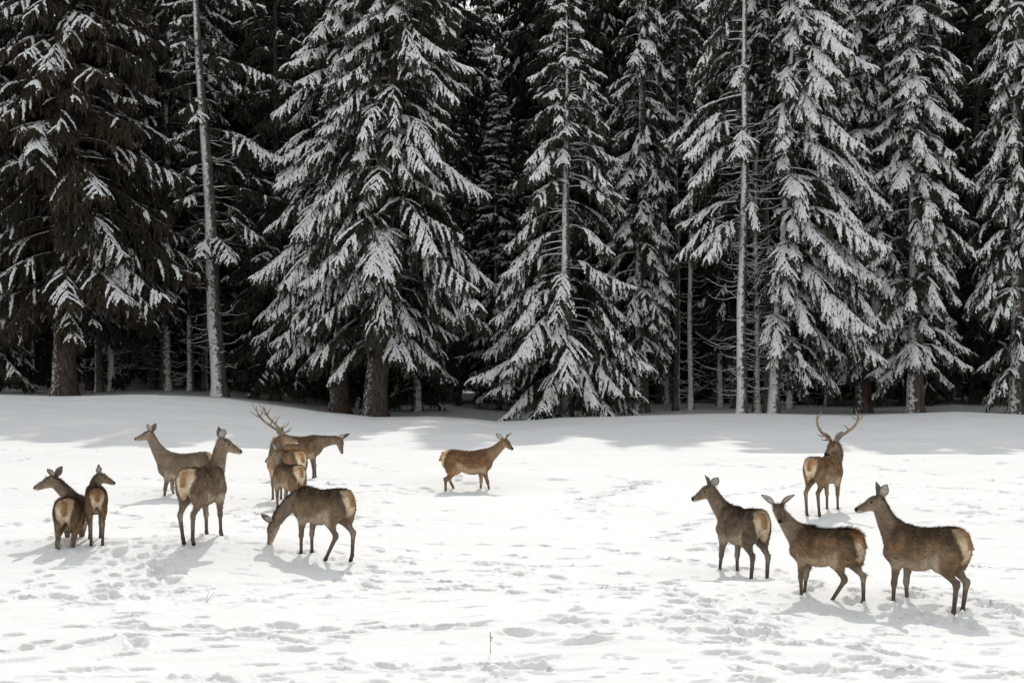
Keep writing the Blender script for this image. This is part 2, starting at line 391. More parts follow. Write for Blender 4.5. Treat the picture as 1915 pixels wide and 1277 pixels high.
# ------------------------------------------------------------------ spruces
def frames(dirs):
    """side and up vectors of unit direction rows"""
    up = np.zeros_like(dirs); up[:, 2] = 1
    side = np.cross(dirs, up)
    n = np.linalg.norm(side, axis=1, keepdims=True)
    side = np.where(n < 1e-3, np.array([[1.0, 0, 0]]), side / np.maximum(n, 1e-6))
    return side, np.cross(side, dirs)

def leaf_mesh(P, Dv, L, W, roll):
    """folded needle sprays: 4 verts, 2 tris"""
    s, u = frames(Dv)
    c, sn = np.cos(roll)[:, None], np.sin(roll)[:, None]
    s2 = s * c + u * sn; u2 = -s * sn + u * c
    a = P; b = P + Dv * (L * .45)[:, None] + s2 * (W * .5)[:, None] - u2 * (W * .2)[:, None]
    e = P + Dv * (L * .5)[:, None] - s2 * (W * .5)[:, None] - u2 * (W * .2)[:, None]
    t = P + Dv * L[:, None]
    V = np.stack([a, b, t, e], 1).reshape(-1, 3)
    i = np.arange(len(P))[:, None] * 4
    F = np.concatenate([i + np.array([[0, 1, 2]]), i + np.array([[0, 2, 3]])], 1).reshape(-1, 3)
    return V, F

def tuft_mesh(P, Dv, L, W, Hh):
    """little pads of snow: 6 verts (base, left, right, ridge, tip, second lobe), 5 tris"""
    s, u = frames(Dv)
    n = len(P)
    a = P
    l = P + Dv * (L * .62)[:, None] + s * (W * .5)[:, None] - u * (Hh * .5)[:, None]
    r = P + Dv * (L * .70)[:, None] - s * (W * .5)[:, None] - u * (Hh * .5)[:, None]
    m = P + Dv * (L * .58)[:, None] + u * (Hh * .7)[:, None]
    t = P + Dv * L[:, None] - u * (Hh * .35)[:, None]
    V = np.stack([a, l, r, m, t], 1).reshape(-1, 3)
    i = np.arange(n)[:, None] * 5
    F = np.concatenate([i + np.array([[k]]) if False else i + np.array([k]) for k in ([0, 1, 3], [0, 3, 2], [1, 4, 3], [3, 4, 2])], 1).reshape(-1, 3)
    return V, F

def tube(pts, rad, sides=5):
    """tapered tube through pts"""
    pts = np.asarray(pts, float); n = len(pts)
    T = np.gradient(pts, axis=0); T /= np.maximum(np.linalg.norm(T, axis=1, keepdims=True), 1e-9)
    ref = np.array([0, 0, 1.0]) if abs(T[0, 2]) < .9 else np.array([1.0, 0, 0])
    V = []
    for i in range(n):
        s = np.cross(T[i], ref); s /= max(np.linalg.norm(s), 1e-9); u = np.cross(s, T[i])
        a = np.linspace(0, 2 * math.pi, sides, endpoint=False)
        V.append(pts[i] + rad[i] * (np.cos(a)[:, None] * s + np.sin(a)[:, None] * u))
    V = np.concatenate(V)
    k = np.arange(sides)
    F = np.concatenate([np.stack([i * sides + k, i * sides + (k + 1) % sides, (i + 1) * sides + (k + 1) % sides, (i + 1) * sides + k], 1) for i in range(n - 1)])
    return V, F

class Soup:
    def __init__(s): s.V = []; s.F = {3: [], 4: []}; s.M = {3: [], 4: []}; s.n = 0
    def add(s, V, F, m):
        k = F.shape[1]
        s.V.append(V); s.F[k].append(F + s.n); s.n += len(V)
        s.M[k].append(np.full(len(F), m) if np.isscalar(m) else np.asarray(m))
    def mesh(s, name, mats, smooth=True):
        fs, ms = [], []
        for k in (3, 4):
            if s.F[k]: fs.append(np.concatenate(s.F[k])); ms.append(np.concatenate(s.M[k]))
        return mesh_from(name, np.concatenate(s.V), fs, mats, np.concatenate(ms), smooth)

def snow_top(V, F):
    """material 1 (snow) for faces that look up"""
    a, b, c = V[F[:, 0]], V[F[:, 1]], V[F[:, 2]]
    n = np.cross(b - a, c - a)
    n /= np.maximum(np.linalg.norm(n, axis=1, keepdims=True), 1e-12)
    return n[:, 2]

def spruce_meshes(seed, H=27.0, cb=2.0, R=4.5, power=0.8, snow=0.6, e0=-4, e1=-42, dens=1.0, whorl=0.74, per=6, curtain=0.2, bias=(0, 0), gap=None,
                  trunk_r=0.4, lean=(0, 0), brown=False, bark=None, dead=None, az_range=None, leaf=1.0, hi=22.0, back=0.55, tuft=1.0, cover=True):
    rng = np.random.default_rng(seed)
    # trunk ------------------------------------------------------
    nz = 26
    hs = np.concatenate([[-0.8, 0.0, 0.25, 0.6], np.linspace(1.3, H, nz)])
    wob = 0.05
    def axis(h):
        h = np.asarray(h, float)
        return np.stack([lean[0] * h + wob * np.sin(h * .5 + seed) * np.minimum(h, 3) / 3, lean[1] * h + wob * np.cos(h * .43 + seed) * np.minimum(h, 3) / 3, h], -1)
    rad = trunk_r * (1 - np.clip(hs, 0, H) / H) ** 0.85 + 0.012
    rad[:4] *= np.array([1.45, 1.3, 1.15, 1.06])
    V, F = tube(axis(hs), rad, 12)
    ang = np.arctan2(V[:, 1], V[:, 0])
    V[:, :2] = axis(V[:, 2])[:, :2] + (V[:, :2] - axis(V[:, 2])[:, :2]) * (1 + 0.08 * np.sin(ang * 5 + seed) * np.exp(-np.maximum(V[:, 2], 0) / 1.2) + 0.05 * rng.normal(size=len(V)))[:, None]
    tr = Soup(); tr.add(V, F, 0)
    # dead lower branches ----------------------------------------
    if dead:
        z0, z1, nd, dl = dead
        for i in range(nd):
            h = rng.uniform(z0, z1); az = rng.uniform(0, 2 * math.pi); L = dl * rng.uniform(.35, 1.0)
            r0 = trunk_r * (1 - h / H) ** .85
            n = 6; t = np.linspace(0, 1, n)
            el = math.radians(rng.uniform(-28, -6)); up = rng.uniform(.15, .5)
            rr = L * t
            zz = np.tan(el) * rr + up * L * t ** 2.2
            p = axis(h)[None, :] + np.stack([np.cos(az) * (rr + r0 * .7), np.sin(az) * (rr + r0 * .7), zz], 1) + np.concatenate([np.zeros((1, 3)), rng.normal(0, .03, (n - 1, 3))])
            Vb, Fb = tube(p, np.linspace(0.024, 0.007, n), 4)
            tr.add(Vb, Fb, np.where(snow_top(Vb, Fb) > 0.1, 2, 1))
            if rng.random() < .4:
                q = p[2:] + (p[2:] - p[2]) * rng.uniform(-.3, .5) + np.linspace(0, 1, n - 2)[:, None] * rng.normal(0, .25, 3)
                Vb, Fb = tube(q, np.linspace(0.014, 0.006, n - 2), 3)
                tr.add(Vb, Fb, np.where(snow_top(Vb, Fb) > 0.1, 2, 1))
    trunk = tr.mesh('trunk', [bark or M_BARK_H, M_TWIG, M_TSNOW])
    # crown -------------------------------------------------------
    cr = Soup()
    lP, lD, lL, lW, lR = [], [], [], [], []
    sP, sD, sL, sW, sH = [], [], [], [], []
    h = cb
    while h < H - 0.25:
        rel = (H - h) / (H - cb)
        for k in range(per):
            az = rng.uniform(0, 2 * math.pi)
            if az_range and not (az_range[0] <= math.cos(az) <= az_range[1]): continue
            hh = h + rng.uniform(-.3, .3) * whorl * 1.6
            face = -math.sin(az)           # +1: towards the field
            # a gap lets the trunk show
            if gap and gap[0] < hh < gap[1] and face > 0.72 and rng.random() < gap[2]: continue
            L = R * rel ** power * rng.uniform(.62, 1.1) * (1 + bias[0] * math.cos(az) + bias[1] * math.sin(az))
            if rel > 0.86: L *= 0.62 + 0.38 * (1 - rel) / 0.14
            L = max(L, 0.3)
            detail = dens
            if face < -0.35: detail *= back
            if hh > hi: detail *= 0.4
            big = 1.0 / math.sqrt(max(detail / dens, .25))
            n = 9; t = np.linspace(0, 1, n)
            ee0 = e0 + 26 * (1 - rel) ** 2 + rng.normal(0, 6); ee1 = e1 + 16 * (1 - rel) ** 1.5 + rng.normal(0, 7)
            el = np.radians(ee0 + (ee1 - ee0) * sstep(0, .62, t) + 16 * sstep(.75, 1, t))
            azs = az + np.cumsum(rng.normal(0, .035, n))
            step = L / (n - 1)
            dv = np.stack([np.cos(el) * np.cos(azs), np.cos(el) * np.sin(azs), np.sin(el)], 1)
            p = axis(min(hh, H)) + np.concatenate([np.zeros((1, 3)), np.cumsum(dv[:-1] * step, 0)])
            r0 = 0.012 + 0.011 * L
            Vb, Fb = tube(p, np.linspace(r0, 0.008, n), 4)
            up = snow_top(Vb, Fb)
            cr.add(Vb, Fb, np.where((up > 0.25) & (rng.random(len(Fb)) < 0.35 + snow * .6), 1, 2))
            # twigs
            t0 = 0.12 if L < 1.2 else rng.uniform(.22, .38)
            if cover and face > .25: t0 = rng.uniform(.02, .12)
            nt_ = max(5, int(L * 8.0 * detail + 4))
            side = rng.choice([-1, 1])
            bsnow = np.clip(snow + rng.normal(0, .20), 0, 1)
            for j in range(nt_ + 1):
                tt = t0 + (1 - t0) * (j / nt_)
                side = -side
                f = tt * (n - 1); i0 = min(int(f), n - 2); w = f - i0
                base = p[i0] * (1 - w) + p[i0 + 1] * w
                belev = el[i0]
                tl = (0.40 * L * (1 - tt) ** 0.75 * min(1, (tt + .35)) + 0.16 + 0.05 * L) * rng.uniform(.6, 1.15)
                tl = min(tl, 1.7)
                off = side * math.radians(rng.uniform(32, 68)) if j < nt_ else 0.0
                taz = azs[i0] + off
                m = max(2, int(tl / (0.095 * big)))
                q = np.linspace(0, 1, m)
                tel = belev + np.radians(rng.uniform(-12, 6) - 34 * q * rng.uniform(.5, 1.3))
                tel = np.maximum(tel, math.radians(-82))
                td = np.stack([np.cos(tel) * math.cos(taz), np.cos(tel) * math.sin(taz), np.sin(tel)], 1)
                tp = base + np.concatenate([np.zeros((1, 3)), np.cumsum(td[:-1] * (tl / max(m - 1, 1)), 0)])
                # needle sprays hanging on both sides
                for rep in range(2):
                    dd = td * rng.uniform(.25, .9, (m, 1)) + rng.normal(0, .34, (m, 3)); dd[:, 2] -= rng.uniform(.25, .95, m)
                    dd /= np.linalg.norm(dd, axis=1, keepdims=True)
                    lP.append(tp + rng.normal(0, .025, (m, 3))); lD.append(dd)
                    ll = rng.uniform(.14, .30, m) * leaf * big
                    lL.append(ll); lW.append(ll * rng.uniform(.20, .34, m)); lR.append(rng.uniform(-1.2, 1.2, m))
                if rng.random() < curtain:
                    mm = max(2, m)
                    dd = rng.normal(0, .16, (mm, 3)); dd[:, 2] = -1; dd /= np.linalg.norm(dd, axis=1, keepdims=True)
                    lP.append(tp[rng.integers(0, m, mm)]); lD.append(dd); ll = rng.uniform(.25, .65, mm); lL.append(ll); lW.append(ll * rng.uniform(.10, .2, mm)); lR.append(rng.uniform(-1.5, 1.5, mm))
                # snow pads, more towards the outside of the bough
                cov = rng.random() < bsnow * (0.48 + 0.85 * tt)
                lat = np.array([-math.sin(taz), math.cos(taz), 0.0])
                if cov:
                    wv_ = (.022 + .042 * np.sin(math.pi * np.clip(q * .85 + .12, 0, 1))) * rng.uniform(.75, 1.35, m) * tuft * big ** .5
                    wv_[-1] *= .4
                    c0 = tp + np.array([0, 0, .02]) + rng.normal(0, .012, (m, 3))
                    rb = np.stack([c0 + lat * wv_[:, None] - [0, 0, .03], c0 + np.array([0, 0, .045]) * rng.uniform(.6, 1.3, (m, 1)), c0 - lat * wv_[:, None] - [0, 0, .03]], 1).reshape(-1, 3)
                    ii = np.arange(m - 1)[:, None] * 3
                    cr.add(rb, np.concatenate([ii + np.array([[0, 1, 4, 3]]), ii + np.array([[1, 2, 5, 4]])]), 1)
                keep = rng.random(m) < (0.95 if cov else 0.015)
                for sg in ((-1, 1) if cov else (0,)):
                    kk = keep & (rng.random(m) < .85)
                    c = int(kk.sum())
                    if not c: continue
                    dd = td[kk] + lat * (sg * rng.uniform(.25, .95, (c, 1))) + rng.normal(0, .12, (c, 3)); dd[:, 2] -= rng.uniform(.05, .5, c)
                    dd /= np.linalg.norm(dd, axis=1, keepdims=True)
                    sP.append(tp[kk] + np.array([0, 0, .03]) + rng.normal(0, .015, (c, 3))); sD.append(dd)
                    ll = rng.uniform(.08, .20, c) * big * tuft * (1.15 - .35 * q[kk] if cov else .8); sL.append(ll); sW.append(ll * rng.uniform(.36, .70, c)); sH.append(ll * rng.uniform(.14, .30, c))
        h += whorl * rng.uniform(.75, 1.25) * (0.75 + 0.25 * rel)
    V, F = leaf_mesh(np.concatenate(lP), np.concatenate(lD), np.concatenate(lL), np.concatenate(lW), np.concatenate(lR)); cr.add(V, F, 0)
    if sP:
        V, F = tuft_mesh(np.concatenate(sP), np.concatenate(sD), np.concatenate(sL), np.concatenate(sW), np.concatenate(sH)); cr.add(V, F, 1)
    crown = cr.mesh('crown', [M_NEEDLE_B if brown else M_NEEDLE, M_TSNOW, M_TWIG], smooth=True)
    return trunk, crown

def plant(name, meshes, px, d, label, group=None, rz=0.0, sc=1.0, x=None):
    d *= 1.15; sc *= 1.15
    x = (px - PW / 2) * d / FPX if x is None else x
    z = float(ground(x, d))
    e = bpy.data.objects.new(name, None); COL.objects.link(e)
    e.location = (x, d, z); e.rotation_euler = (0, 0, rz); e.scale = (sc, sc, sc)
    e.empty_display_size = 0.5
    tag(e, label, 'tree', group)
    link('trunk', meshes[0], e); link('crown', meshes[1], e)
    return e

def build_forest():
    TN = math.tan(math.radians(SUN_EL))
    FG = 'snow laden spruces at the forest edge'
    S = spruce_meshes
    plant('spruce_tree', S(1, H=26, cb=3.9, R=6.4, power=.5, snow=.24, e0=-4, e1=-34, curtain=.8, brown=True, bark=M_BARK_B, trunk_r=.55, lean=(.004, 0), per=9, dens=.95, bias=(.12, 0)), 120, 77,
          'huge brownish spruce with a thick bare trunk and little snow, leftmost trunk on the bank', FG)
    plant('spruce_tree', S(2, H=24, cb=1.5, R=3.6, snow=.5, e1=-40, trunk_r=.35, curtain=.5), -25, 79, 'snow dusted spruce cut off by the left edge of the picture', FG)
    plant('spruce_tree', S(3, H=25, cb=7.0, R=3.6, power=.5, snow=.3, e0=-6, e1=-30, dens=.7, per=3, whorl=.75, trunk_r=.36, lean=(-.060, 0), bark=M_BARK_F, cover=False, dead=(1, 12, 60, 1.5), bias=(.45, 0)), 412, 78,
          'tall leaning spruce with a frost speckled trunk and sparse boughs, right of the brownish spruce', FG)
    plant('spruce_tree', S(4, H=24, cb=3.4, R=4.6, power=.5, snow=.82, e1=-50, per=7, trunk_r=.42, bark=M_BARK_B, bias=(-.15, 0), curtain=.3), 636, 76.5,
          'snow laden spruce with dense white boughs, left one of the close pair left of centre', FG)
    plant('spruce_tree', S(5, H=23.5, cb=3.5, R=5.7, power=.58, snow=.70, e1=-46, per=8, trunk_r=.52, bark=M_BARK_B, lean=(.05, 0), curtain=.55, bias=(.05, 0)), 702, 74.5,
          'broad snowy spruce with leaning brown trunk, right one of the pair left of centre', FG)
    plant('spruce_tree', S(6, H=16.8, cb=1.0, R=2.3, snow=.6, e0=10, e1=-26, trunk_r=.2, whorl=.6, per=6), 930, 88,
          'young narrow dark spruce standing back in the gap between the two broad snowy spruces', FG)
    plant('spruce_tree', S(7, H=19.3, cb=0.7, R=5.1, power=.74, snow=.64, e0=-8, e1=-46, trunk_r=.25, bark=M_BARK_F, cover=False, gap=(4.8, 11.5, .8), curtain=.2, dead=(3, 12, 30, .9), back=.8), 1060, 74,
          'conical snowy spruce with a pointed top and frosted trunk showing through its open front', FG)
    plant('spruce_tree', S(8, H=25, cb=2.4, R=2.7, power=.5, snow=.66, bias=(-.12, 0), e1=-52, trunk_r=.3, bark=M_BARK_H, tuft=1.1), 1200, 77.5,
          'slim tall spruce with steeply hanging snowy boughs just right of the conical spruce', FG)
    plant('spruce_tree', S(9, H=26, cb=8.0, R=3.4, power=.5, snow=.6, e1=-50, trunk_r=.22, bark=M_BARK_F, cover=False, az_range=(-1, .25), dead=(.6, 12.5, 150, 1.9), bias=(-.4, 0), lean=(.010, 0), per=4), 1387, 73.5,
          'bare white frosted trunk with thin dead curved side branches and a crown high up', FG)
    plant('spruce_tree', S(10, H=27, cb=2.6, R=3.9, power=.5, snow=.92, e1=-50, trunk_r=.24, bark=M_BARK_F, lean=(.055, 0), bias=(.5, 0), az_range=(-.5, 1), per=8, tuft=1.2, dead=(.5, 9, 40, 1.1)), 1447, 74,
          'heavily snow covered spruce rising from a leaning white trunk beside the bare frosted trunk', FG)
    plant('spruce_tree', S(11, H=28, cb=2.4, R=3.3, power=.5, snow=.84, e1=-48, trunk_r=.36, bark=M_BARK_B, tuft=1.2), 1615, 77,
          'spruce with clumped snow on dark boughs, second spruce right of the leaning white trunk', FG)
    plant('spruce_tree', S(12, H=27, cb=2.4, R=3.4, power=.5, snow=.82, e1=-50, trunk_r=.36, bark=M_BARK_H, tuft=1.2), 1712, 75.5,
          'dense snowy spruce at the left border of the dark gap near the right edge', FG)
    plant('spruce_tree', S(13, H=28, cb=2.0, R=3.0, power=.5, snow=.66, e1=-58, trunk_r=.36, bark=M_BARK_H, tuft=1.1, curtain=.3), 1902, 75,
          'spruce with long hanging snowy boughs at the right edge of the picture', FG)
    plant('spruce_tree', S(14, H=28, cb=2.0, R=3.4, power=.55, snow=.6, e1=-48, trunk_r=.34), 2010, 77,
          'snowy spruce outside the right edge of the picture with boughs reaching in', FG)
    # slim trunks in the gaps
    slim = [S(21, H=26, cb=14, R=2.0, power=.5, snow=.45, e1=-45, trunk_r=.15, bark=M_BARK_F, dead=(.5, 14, 60, 1.2), dens=.8),
            S(22, H=26, cb=13, R=2.2, power=.5, snow=.45, e1=-45, trunk_r=.14, bark=M_BARK_F, dead=(.5, 13, 90, 1.4), dens=.8)]
    for px, d, k, sc, lab in [(1265, 79, 0, .98, 'slim grey frosted trunk in the dark gap right of the conical spruce'),
                              (1292, 80, 1, .95, 'thin grey trunk beside the slim frosted one in the dark gap'),
                              (1345, 84, 1, 1.0, 'dim slender trunk behind the dead branches left of the white trunk'),
                              (1414, 77, 1, 1.05, 'thin trunk just right of the bare white trunk'),
                              (1434, 76, 0, .95, 'slim frosted trunk between the bare white trunk and the leaning white trunk'),
                              (1478, 81, 1, 1.1, 'thin dark trunk right of the leaning white trunk base'),
                              (185, 82, 0, 1.2, 'frosted trunk standing right behind the thick brown trunk'),
                              (207, 84, 1, 1.15, 'thinner trunk to the right of the frosted trunk behind the brownish spruce'),
                              (357, 84, 1, 1.1, 'dim thin trunk left of the tall frost speckled trunk'),
                              (382, 85, 0, 1.0, 'dim trunk close behind the tall frost speckled trunk'),
                              (285, 86, 1, 1.1, 'faint grey trunk under the low boughs of the brownish spruce')]:
        plant('slim_spruce', slim[k], px, d, lab, 'slim bare trunks in the forest gaps', rz=px * .37, sc=sc)
    # dark forest behind
    rng = random.Random(3)
    kinds = [S(31, H=30, cb=3.5, R=3.4, power=.5, snow=.20, e1=-40, trunk_r=.26, dens=.55, per=5, whorl=.7, back=.5, leaf=1.4, dead=(.5, 5, 30, 1.6)),
             S(32, H=30, cb=1.2, R=3.6, power=.5, snow=.14, e1=-34, trunk_r=.26, dens=.55, per=5, whorl=.7, back=.5, leaf=1.4, curtain=.4),
             S(33, H=30, cb=8.0, R=3.0, power=.5, snow=.26, e1=-42, trunk_r=.28, dens=.55, per=5, whorl=.7, back=.5, leaf=1.4, dead=(.5, 9, 60, 1.6), bark=M_BARK_H)]
    n = 0
    for row, (d, step) in enumerate([(83, 150), (90, 120), (97, 110), (105, 105), (114, 105)]):
        px = -260 + row * 41
        while px < 2180:
            dd = d + rng.uniform(-2.5, 2.5); pp = px + rng.uniform(-35, 35)
            if not (row == 0 and (860 < pp < 1010 or 1230 < pp < 1330)):
                lim = (dd - 47.5) * TN
                Ht = min(lim * rng.uniform(.86, 1.0), 42)
                if 850 < pp < 1010: Ht = min(Ht, 13 + (dd - 80) * .2)
                k = rng.choice([0, 1, 2, 1]) if row < 2 else rng.choice([1, 1, 0])
                plant('dark_spruce', kinds[k], pp, dd, 'dark spruce standing deep in the shaded forest behind the snowy front trees', 'dark spruces deep in the forest', rz=rng.uniform(0, 6.28), sc=Ht / 30)
                n += 1
            px += step
    hill = S(34, H=20, cb=.8, R=3.8, power=.6, snow=.75, e1=-30, trunk_r=.22, dens=.5, per=5, whorl=.7, leaf=1.5, tuft=1.7, back=1.0)
    for row, d in enumerate([126, 136, 147, 160, 175]):
        px = -150 + row * 23
        while px < 2060:
            plant('hillside_spruce', hill, px + rng.uniform(-20, 20), d + rng.uniform(-4, 4), 'far snow dusted spruce on the hillside high behind the dark forest', 'far spruces on the hillside', rz=rng.uniform(0, 6.28), sc=rng.uniform(.85, 1.35))
            px += 125
if BUILD_TREES: build_forest()

# ------------------------------------------------------------------ deer
class SDF:
    """blended solid: smooth union of tapered limbs on a grid, meshed by surface nets into one skin"""
    def __init__(s, lo, hi, h):
        s.lo = np.array(lo, float); s.h = h
        s.n = np.ceil((np.array(hi) - s.lo) / h).astype(int) + 1
        s.f = np.full(s.n, 0.25, np.float32)
    def window(s, lo, hi):
        a = np.clip(np.floor((np.array(lo) - s.lo) / s.h).astype(int), 0, s.n - 1)
        b = np.clip(np.ceil((np.array(hi) - s.lo) / s.h).astype(int) + 1, 1, s.n)
        ax = [s.lo[i] + s.h * np.arange(a[i], b[i]) for i in range(3)]
        return tuple(slice(a[i], b[i]) for i in range(3)), np.meshgrid(*ax, indexing='ij')
    def add(s, lo, hi, fn, k):
        m = k + 0.04
        sl, (X, Y, Z) = s.window(np.array(lo) - m, np.array(hi) + m)
        d = fn(X, Y, Z).astype(np.float32)
        f = s.f[sl]
        hh = np.maximum(k - np.abs(f - d), 0) / k
        s.f[sl] = np.minimum(f, d) - hh * hh * k * 0.25
    def seg(s, a, b, ra, rb, k=0.05, side=None, fa=1.0, fb=None):
        """tapered capsule a-b; side: flattening axis with width factors fa..fb (radius across side = r*f)"""
        a = np.array(a, float); b = np.array(b, float); fb = fa if fb is None else fb
        R = max(ra, rb) * max(1, fa, fb)
        ab = b - a; L2 = float(ab @ ab) + 1e-12
        sv = None if side is None else np.array(side, float) / np.linalg.norm(side)
        def fn(X, Y, Z):
            px, py, pz = X - a[0], Y - a[1], Z - a[2]
            t = np.clip((px * ab[0] + py * ab[1] + pz * ab[2]) / L2, 0, 1)
            qx, qy, qz = px - t * ab[0], py - t * ab[1], pz - t * ab[2]
            r = ra + (rb - ra) * t
            q2 = qx * qx + qy * qy + qz * qz
            if sv is None: return np.sqrt(q2) - r
            c = qx * sv[0] + qy * sv[1] + qz * sv[2]
            ff = fa + (fb - fa) * t
            return (np.sqrt(np.maximum(q2 - c * c, 0) / (r * r) + c * c / (r * ff) ** 2 + 1e-9) - 1) * r * np.minimum(ff, 1)
        s.add(np.minimum(a, b) - R, np.maximum(a, b) + R, fn, k)
    def ell(s, c, r, k=0.05, rot=None):
        c = np.array(c, float); r = np.array(r, float); R = r.max()
        M = np.eye(3) if rot is None else np.array(rot, float)   # rows: local axes
        def fn(X, Y, Z):
            p = np.stack([X - c[0], Y - c[1], Z - c[2]])
            q = np.tensordot(M, p, 1)
            e = np.sqrt(((q / r[:, None, None, None]) ** 2).sum(0) + 1e-9)
            return (e - 1) * r.min()
        s.add(c - R, c + R, fn, k)
    def torso(s, secs, k=0.05):
        secs = np.array(secs, float)      # x, top, bottom, half width
        x0, x1 = secs[0, 0], secs[-1, 0]; W = secs[:, 3].max()
        xs = np.linspace(x0, x1, 160)
        sm = []
        for c in (1, 2, 3):
            v = np.interp(xs, secs[:, 0], secs[:, c])
            ker = np.hanning(23); ker /= ker.sum()
            sm.append(np.convolve(np.pad(v, 11, mode='edge'), ker, 'valid'))
        def fn(X, Y, Z):
            xc = np.clip(X, x0, x1)
            t = np.interp(xc, xs, sm[0]); b = np.interp(xc, xs, sm[1]); w = np.interp(xc, xs, sm[2])
            c = b + (t - b) * 0.52; h = (t - b) * 0.5
            zz = (Z - c) / h
            # narrower towards the spine, fuller towards the belly
            ww = w * (1 - 0.16 * np.clip(zz, 0, 1.2) + 0.05 * np.clip(-zz, 0, 1))
            e = (np.abs(Y / ww) ** 2.2 + np.abs(zz) ** 2.2 + 1e-9) ** (1 / 2.2)
            d = (e - 1) * np.minimum(ww, h)
            ex = np.abs(X - xc)
            return np.where(ex > 0, np.sqrt(np.maximum(d, 0) ** 2 + ex * ex) + np.minimum(d, 0) * 0, d)
        s.add((x0 - .02, -W, secs[:, 2].min()), (x1 + .02, W, secs[:, 1].max()), fn, k)
    def mesh(s):
        f = s.f; neg = f < 0
        nx, ny, nz = f.shape
        cnt = np.zeros((nx - 1, ny - 1, nz - 1), np.int8)
        cs = [(i, j, k) for i in (0, 1) for j in (0, 1) for k in (0, 1)]
        def sub(A, c): return A[c[0]:nx - 1 + c[0], c[1]:ny - 1 + c[1], c[2]:nz - 1 + c[2]]
        for c in cs: cnt += sub(neg, c)
        act = (cnt > 0) & (cnt < 8)
        idx = np.full(act.shape, -1, np.int64); I = np.nonzero(act); n = len(I[0]); idx[I] = np.arange(n)
        val = {c: f[I[0] + c[0], I[1] + c[1], I[2] + c[2]] for c in cs}
        acc = np.zeros((n, 3)); num = np.zeros(n)
        for c in cs:
            for ax in range(3):
                if c[ax]: continue
                e = list(c); e[ax] = 1; e = tuple(e)
                a, b = val[c], val[e]; m = (a < 0) != (b < 0)
                t = np.where(m, a / np.where(m, a - b, 1), 0)
                p = np.tile(np.array(c, float), (n, 1)); p[:, ax] = t
                acc += p * m[:, None]; num += m
        V = (np.stack(I, 1) + acc / num[:, None]) * s.h + s.lo
        Q = []
        for ax in range(3):
            o1, o2 = (ax + 1) % 3, (ax + 2) % 3
            sl0 = [slice(1, None)] * 3; sl0[ax] = slice(0, -1); sl1 = [slice(1, None)] * 3; sl1[ax] = slice(1, None)
            a, b = neg[tuple(sl0)], neg[tuple(sl1)]
            for flip in (0, 1):
                m = (a & ~b) if not flip else (~a & b)
                P = np.stack(np.nonzero(m), 1) + 1; P[:, ax] -= 1
                lim = np.array(act.shape)
                ok = np.ones(len(P), bool)
                for oo in (o1, o2): ok &= P[:, oo] < lim[oo]
                P = P[ok]
                def ii(d1, d2):
                    q = P.copy(); q[:, o1] -= d1; q[:, o2] -= d2
                    return idx[q[:, 0], q[:, 1], q[:, 2]]
                quad = np.stack([ii(0, 0), ii(1, 0), ii(1, 1), ii(0, 1)], 1)
                if flip: quad = quad[:, ::-1]
                Q.append(quad)
        Q = np.concatenate(Q); Q = Q[(Q >= 0).all(1)]
        E = np.concatenate([Q[:, [0, 1]], Q[:, [1, 2]], Q[:, [2, 3]], Q[:, [3, 0]]])
        for it in range(3):
            acc = np.zeros_like(V); num = np.zeros(len(V))
            np.add.at(acc, E[:, 0], V[E[:, 1]]); np.add.at(num, E[:, 0], 1)
            np.add.at(acc, E[:, 1], V[E[:, 0]]); np.add.at(num, E[:, 1], 1)
            V = V * 0.5 + 0.5 * acc / np.maximum(num, 1)[:, None]
        # outward orientation check
        a, b, c = V[Q[:, 0]], V[Q[:, 1]], V[Q[:, 2]]
        if (np.cross(b - a, c - a) * ((a + c) / 2 - V.mean(0))).sum() < 0: Q = Q[:, ::-1]
        return V, Q

def norm(v):
    v = np.array(v, float); return v / np.linalg.norm(v)

def vert_normals(V, Q):
    n = np.cross(V[Q[:, 2]] - V[Q[:, 0]], V[Q[:, 3]] - V[Q[:, 1]])
    out = np.zeros_like(V)
    for k in range(4): np.add.at(out, Q[:, k], n)
    return out / np.maximum(np.linalg.norm(out, axis=1, keepdims=True), 1e-9)

def seg_dist(P, a, b):
    a = np.array(a); ab = np.array(b) - a
    t = np.clip(((P - a) @ ab) / (ab @ ab), 0, 1)
    return np.linalg.norm(P - a - t[:, None] * ab, axis=1), t

HIND_SECS = [(-.655, .97, .90, .04), (-.63, 1.03, .85, .09), (-.57, 1.085, .80, .14), (-.48, 1.12, .755, .155), (-.34, 1.13, .70, .160), (-.15, 1.10, .60, .195), (0, 1.085, .542, .215), (.14, 1.09, .535, .200),
             (.28, 1.115, .575, .165), (.40, 1.11, .615, .150), (.49, 1.04, .68, .118), (.55, .95, .76, .06)]
STAG_SECS = [(-.70, 1.02, .95, .04), (-.67, 1.08, .90, .09), (-.60, 1.135, .84, .14), (-.50, 1.17, .80, .17), (-.36, 1.18, .74, .185), (-.15, 1.15, .68, .205), (0, 1.14, .64, .215), (.15, 1.155, .62, .215),
             (.30, 1.20, .62, .20), (.44, 1.20, .64, .175), (.54, 1.12, .70, .145), (.61, 1.01, .78, .08)]

